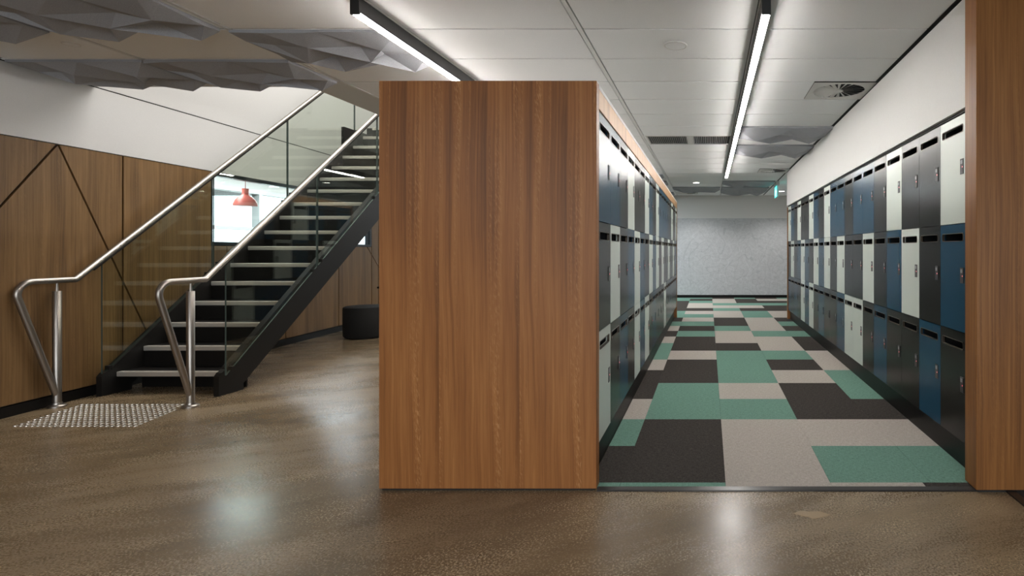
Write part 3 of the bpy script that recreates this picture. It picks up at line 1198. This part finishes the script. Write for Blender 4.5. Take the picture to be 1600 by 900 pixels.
def diffuser(xc, yc, label, r=0.2, half=0.235):
    o = thing('air_diffuser', (xc, yc, CEIL), label, 'vent', 'round swirl air diffusers')
    n = 22
    b = MB()
    # square face plate with a round opening made of quads
    seg = 32
    v, f = [], []
    for k in range(seg):
        a = 2 * math.pi * k / seg
        c, s_ = math.cos(a), math.sin(a)
        q = half / max(abs(c), abs(s_))
        v += [(q * c, q * s_, -0.002), (r * c, r * s_, -0.002), (r * c, r * s_, 0.009)]
    for k in range(seg):
        a, d = 3 * k, 3 * ((k + 1) % seg)
        f += [(a, d, d + 1, a + 1), (a + 1, d + 1, d + 2, a + 2)]
    b.add(v, f)
    b.build('face_plate', M['ventwhite'], o)
    MB().lathe([(r, 0.0092), (r, 0.0105)], (0, 0, 0), 32).build('throat', M['ventdark'], o)
    MB().lathe([(0.032, -0.003), (0.036, 0.0), (0.036, 0.006)], (0, 0, 0), 20).build('hub', M['ventwhite'], o)
    bl = MB()
    bl.add([(0.03, -0.010, -0.001), (r, -0.021, -0.001), (r, 0.006, 0.008), (0.03, 0.002, 0.006)], [(0, 1, 2, 3)])
    bl.add([(0.03, -0.010, 0.0), (r, -0.021, 0.0), (r, 0.006, 0.009), (0.03, 0.002, 0.007)], [(3, 2, 1, 0)])
    me = bl.mesh('vane', M['ventwhite'])
    for k in range(n):
        link('vane', me, o, None, 2 * math.pi * k / n)
    return o


diffuser(1.027, 4.44, 'round swirl air diffuser near the right wall, closest to the viewer')
diffuser(1.027, 8.94, 'round swirl air diffuser near the right wall, at the far lockers')
diffuser(-0.49, 12.44, 'round swirl air diffuser beside the back wall, left of centre')


def grille(x0, x1, y0, y1, label):
    o = thing('vent_grille', ((x0 + x1) / 2, (y0 + y1) / 2, CEIL), label, 'vent', 'slatted return air grilles')
    w, d = (x1 - x0) / 2, (y1 - y0) / 2
    f = MB().box(-w, w, -d, -d + 0.015, -0.002, 0.009).box(-w, w, d - 0.015, d, -0.002, 0.009).box(-w, -w + 0.012, -d + 0.015, d - 0.015, -0.002, 0.009).box(w - 0.012, w, -d + 0.015, d - 0.015, -0.002, 0.009)
    f.build('frame', M['ventwhite'], o)
    MB().box(-w + 0.01, w - 0.01, -d + 0.01, d - 0.01, 0.0095, 0.0108).build('duct', M['ventdark'], o)
    sl = MB().add([(-0.002, -d + 0.015, -0.001), (0.004, -d + 0.015, 0.009), (0.004, d - 0.015, 0.009), (-0.002, d - 0.015, -0.001)], [(0, 1, 2, 3)])
    sl.add([(0.0, -d + 0.015, -0.001), (0.006, -d + 0.015, 0.009), (0.006, d - 0.015, 0.009), (0.0, d - 0.015, -0.001)], [(3, 2, 1, 0)])
    me = sl.mesh('slat', M['ventgrey'])
    n = 20
    for k in range(n):
        link('slat', me, o, (-w + 0.02 + (2 * w - 0.045) * k / (n - 1), 0, 0))
    return o


grille(-0.698, -0.235, 6.193, 6.687, 'slatted air grille left of the grey divider above the aisle')
grille(-0.185, 0.25, 6.193, 6.687, 'slatted air grille right of the grey divider, touching the aisle light')
MB().cbox(-0.232, -0.188, 6.192, 6.688, CEIL - 0.002, CEIL + 0.01, 0.001).build('ceiling_tile', M['ventwhite'], ceiling)


def disc(name, x, y, r, label, cat):
    o = thing(name, (x, y, CEIL), label, cat)
    MB().lathe([(r, 0.0), (r, -0.004), (r * 0.93, -0.008), (r * 0.88, -0.008), (r * 0.86, -0.004)], (0, 0, 0), 32).build('rim', M['ventwhite'], o, smooth=True)
    MB().lathe([(r * 0.858, -0.0035), (r * 0.858, -0.006), (0.001, -0.0075)], (0, 0, 0), 32).build('mesh_cover', M['white_tile'], o, smooth=True)


disc('ceiling_speaker', -0.204, 3.44, 0.072, 'flush white round ceiling speaker left of the aisle light', 'speaker')
disc('ceiling_sensor', -3.88, 3.415, 0.043, 'small white round sensor on the ceiling at upper left', 'sensor')
disc('ceiling_sensor', 0.80, 6.43, 0.04, 'small white round sensor between two felt baffles over the aisle', 'sensor')


def downlight(x, y, label):
    o = thing('downlight', (x, y, CEIL), label, 'light', 'round recessed downlights')
    MB().lathe([(0.068, 0.0), (0.068, -0.003), (0.058, -0.005), (0.056, -0.002)], (0, 0, 0), 24).build('trim_ring', M['ventwhite'], o, smooth=True)
    MB().lathe([(0.0555, -0.001), (0.0555, -0.004)], (0, 0, 0), 24).build('lens', M['downled'], o)
    d = bpy.data.lights.new('downlight_beam', 'SPOT')
    d.energy = 60
    d.spot_size = math.radians(130)
    d.spot_blend = 0.6
    d.shadow_soft_size = 0.05
    d.color = (1.0, 0.97, 0.93)
    b = bpy.data.objects.new('downlight_beam', d)
    COL.objects.link(b)
    b.parent = o
    b.location = (0, 0, -0.02)


downlight(-0.234, 10.5, 'glowing downlight left of the far aisle, nearer one')
downlight(-0.233, 12.03, 'glowing downlight left of the far aisle, nearest the back wall')
downlight(1.56, 12.03, 'glowing downlight to the right of the exit sign')

ex = thing('exit_sign', (1.26, 10.44, CEIL), 'glowing green exit sign hung edge-on from the far ceiling', 'sign')
MB().cbox(-0.03, 0.03, -0.2, 0.2, -0.075, 0.0, 0.004).build('housing', M['acrylic'], ex)
MB().box(-0.012, 0.012, -0.185, 0.185, -0.285, -0.075).build('blade', M['acrylic'], ex)
for s in (-1, 1):
    MB().box(min(s * 0.0125, s * 0.0145), max(s * 0.0125, s * 0.0145), -0.18, 0.18, -0.28, -0.085).build('sign_face', M['exit'], ex)
    pg = MB()
    x = s * 0.0150
    x0, x1 = min(x, x + s * 0.001), max(x, x + s * 0.001)
    pg.box(x0, x1, 0.055, 0.085, -0.13, -0.105)
    pg.prism([(0.02, -0.14), (0.07, -0.135), (0.075, -0.19), (0.03, -0.2)], 'x', x0, x1)
    pg.prism([(0.035, -0.2), (0.06, -0.195), (0.11, -0.25), (0.09, -0.26)], 'x', x0, x1)
    pg.prism([(0.035, -0.2), (0.055, -0.2), (0.01, -0.265), (-0.015, -0.26)], 'x', x0, x1)
    pg.prism([(-0.13, -0.18), (-0.07, -0.14), (-0.07, -0.22)], 'x', x0, x1)
    pg.box(x0, x1, -0.07, -0.01, -0.19, -0.17)
    pg.build('pictogram', M['exitwhite'], ex)
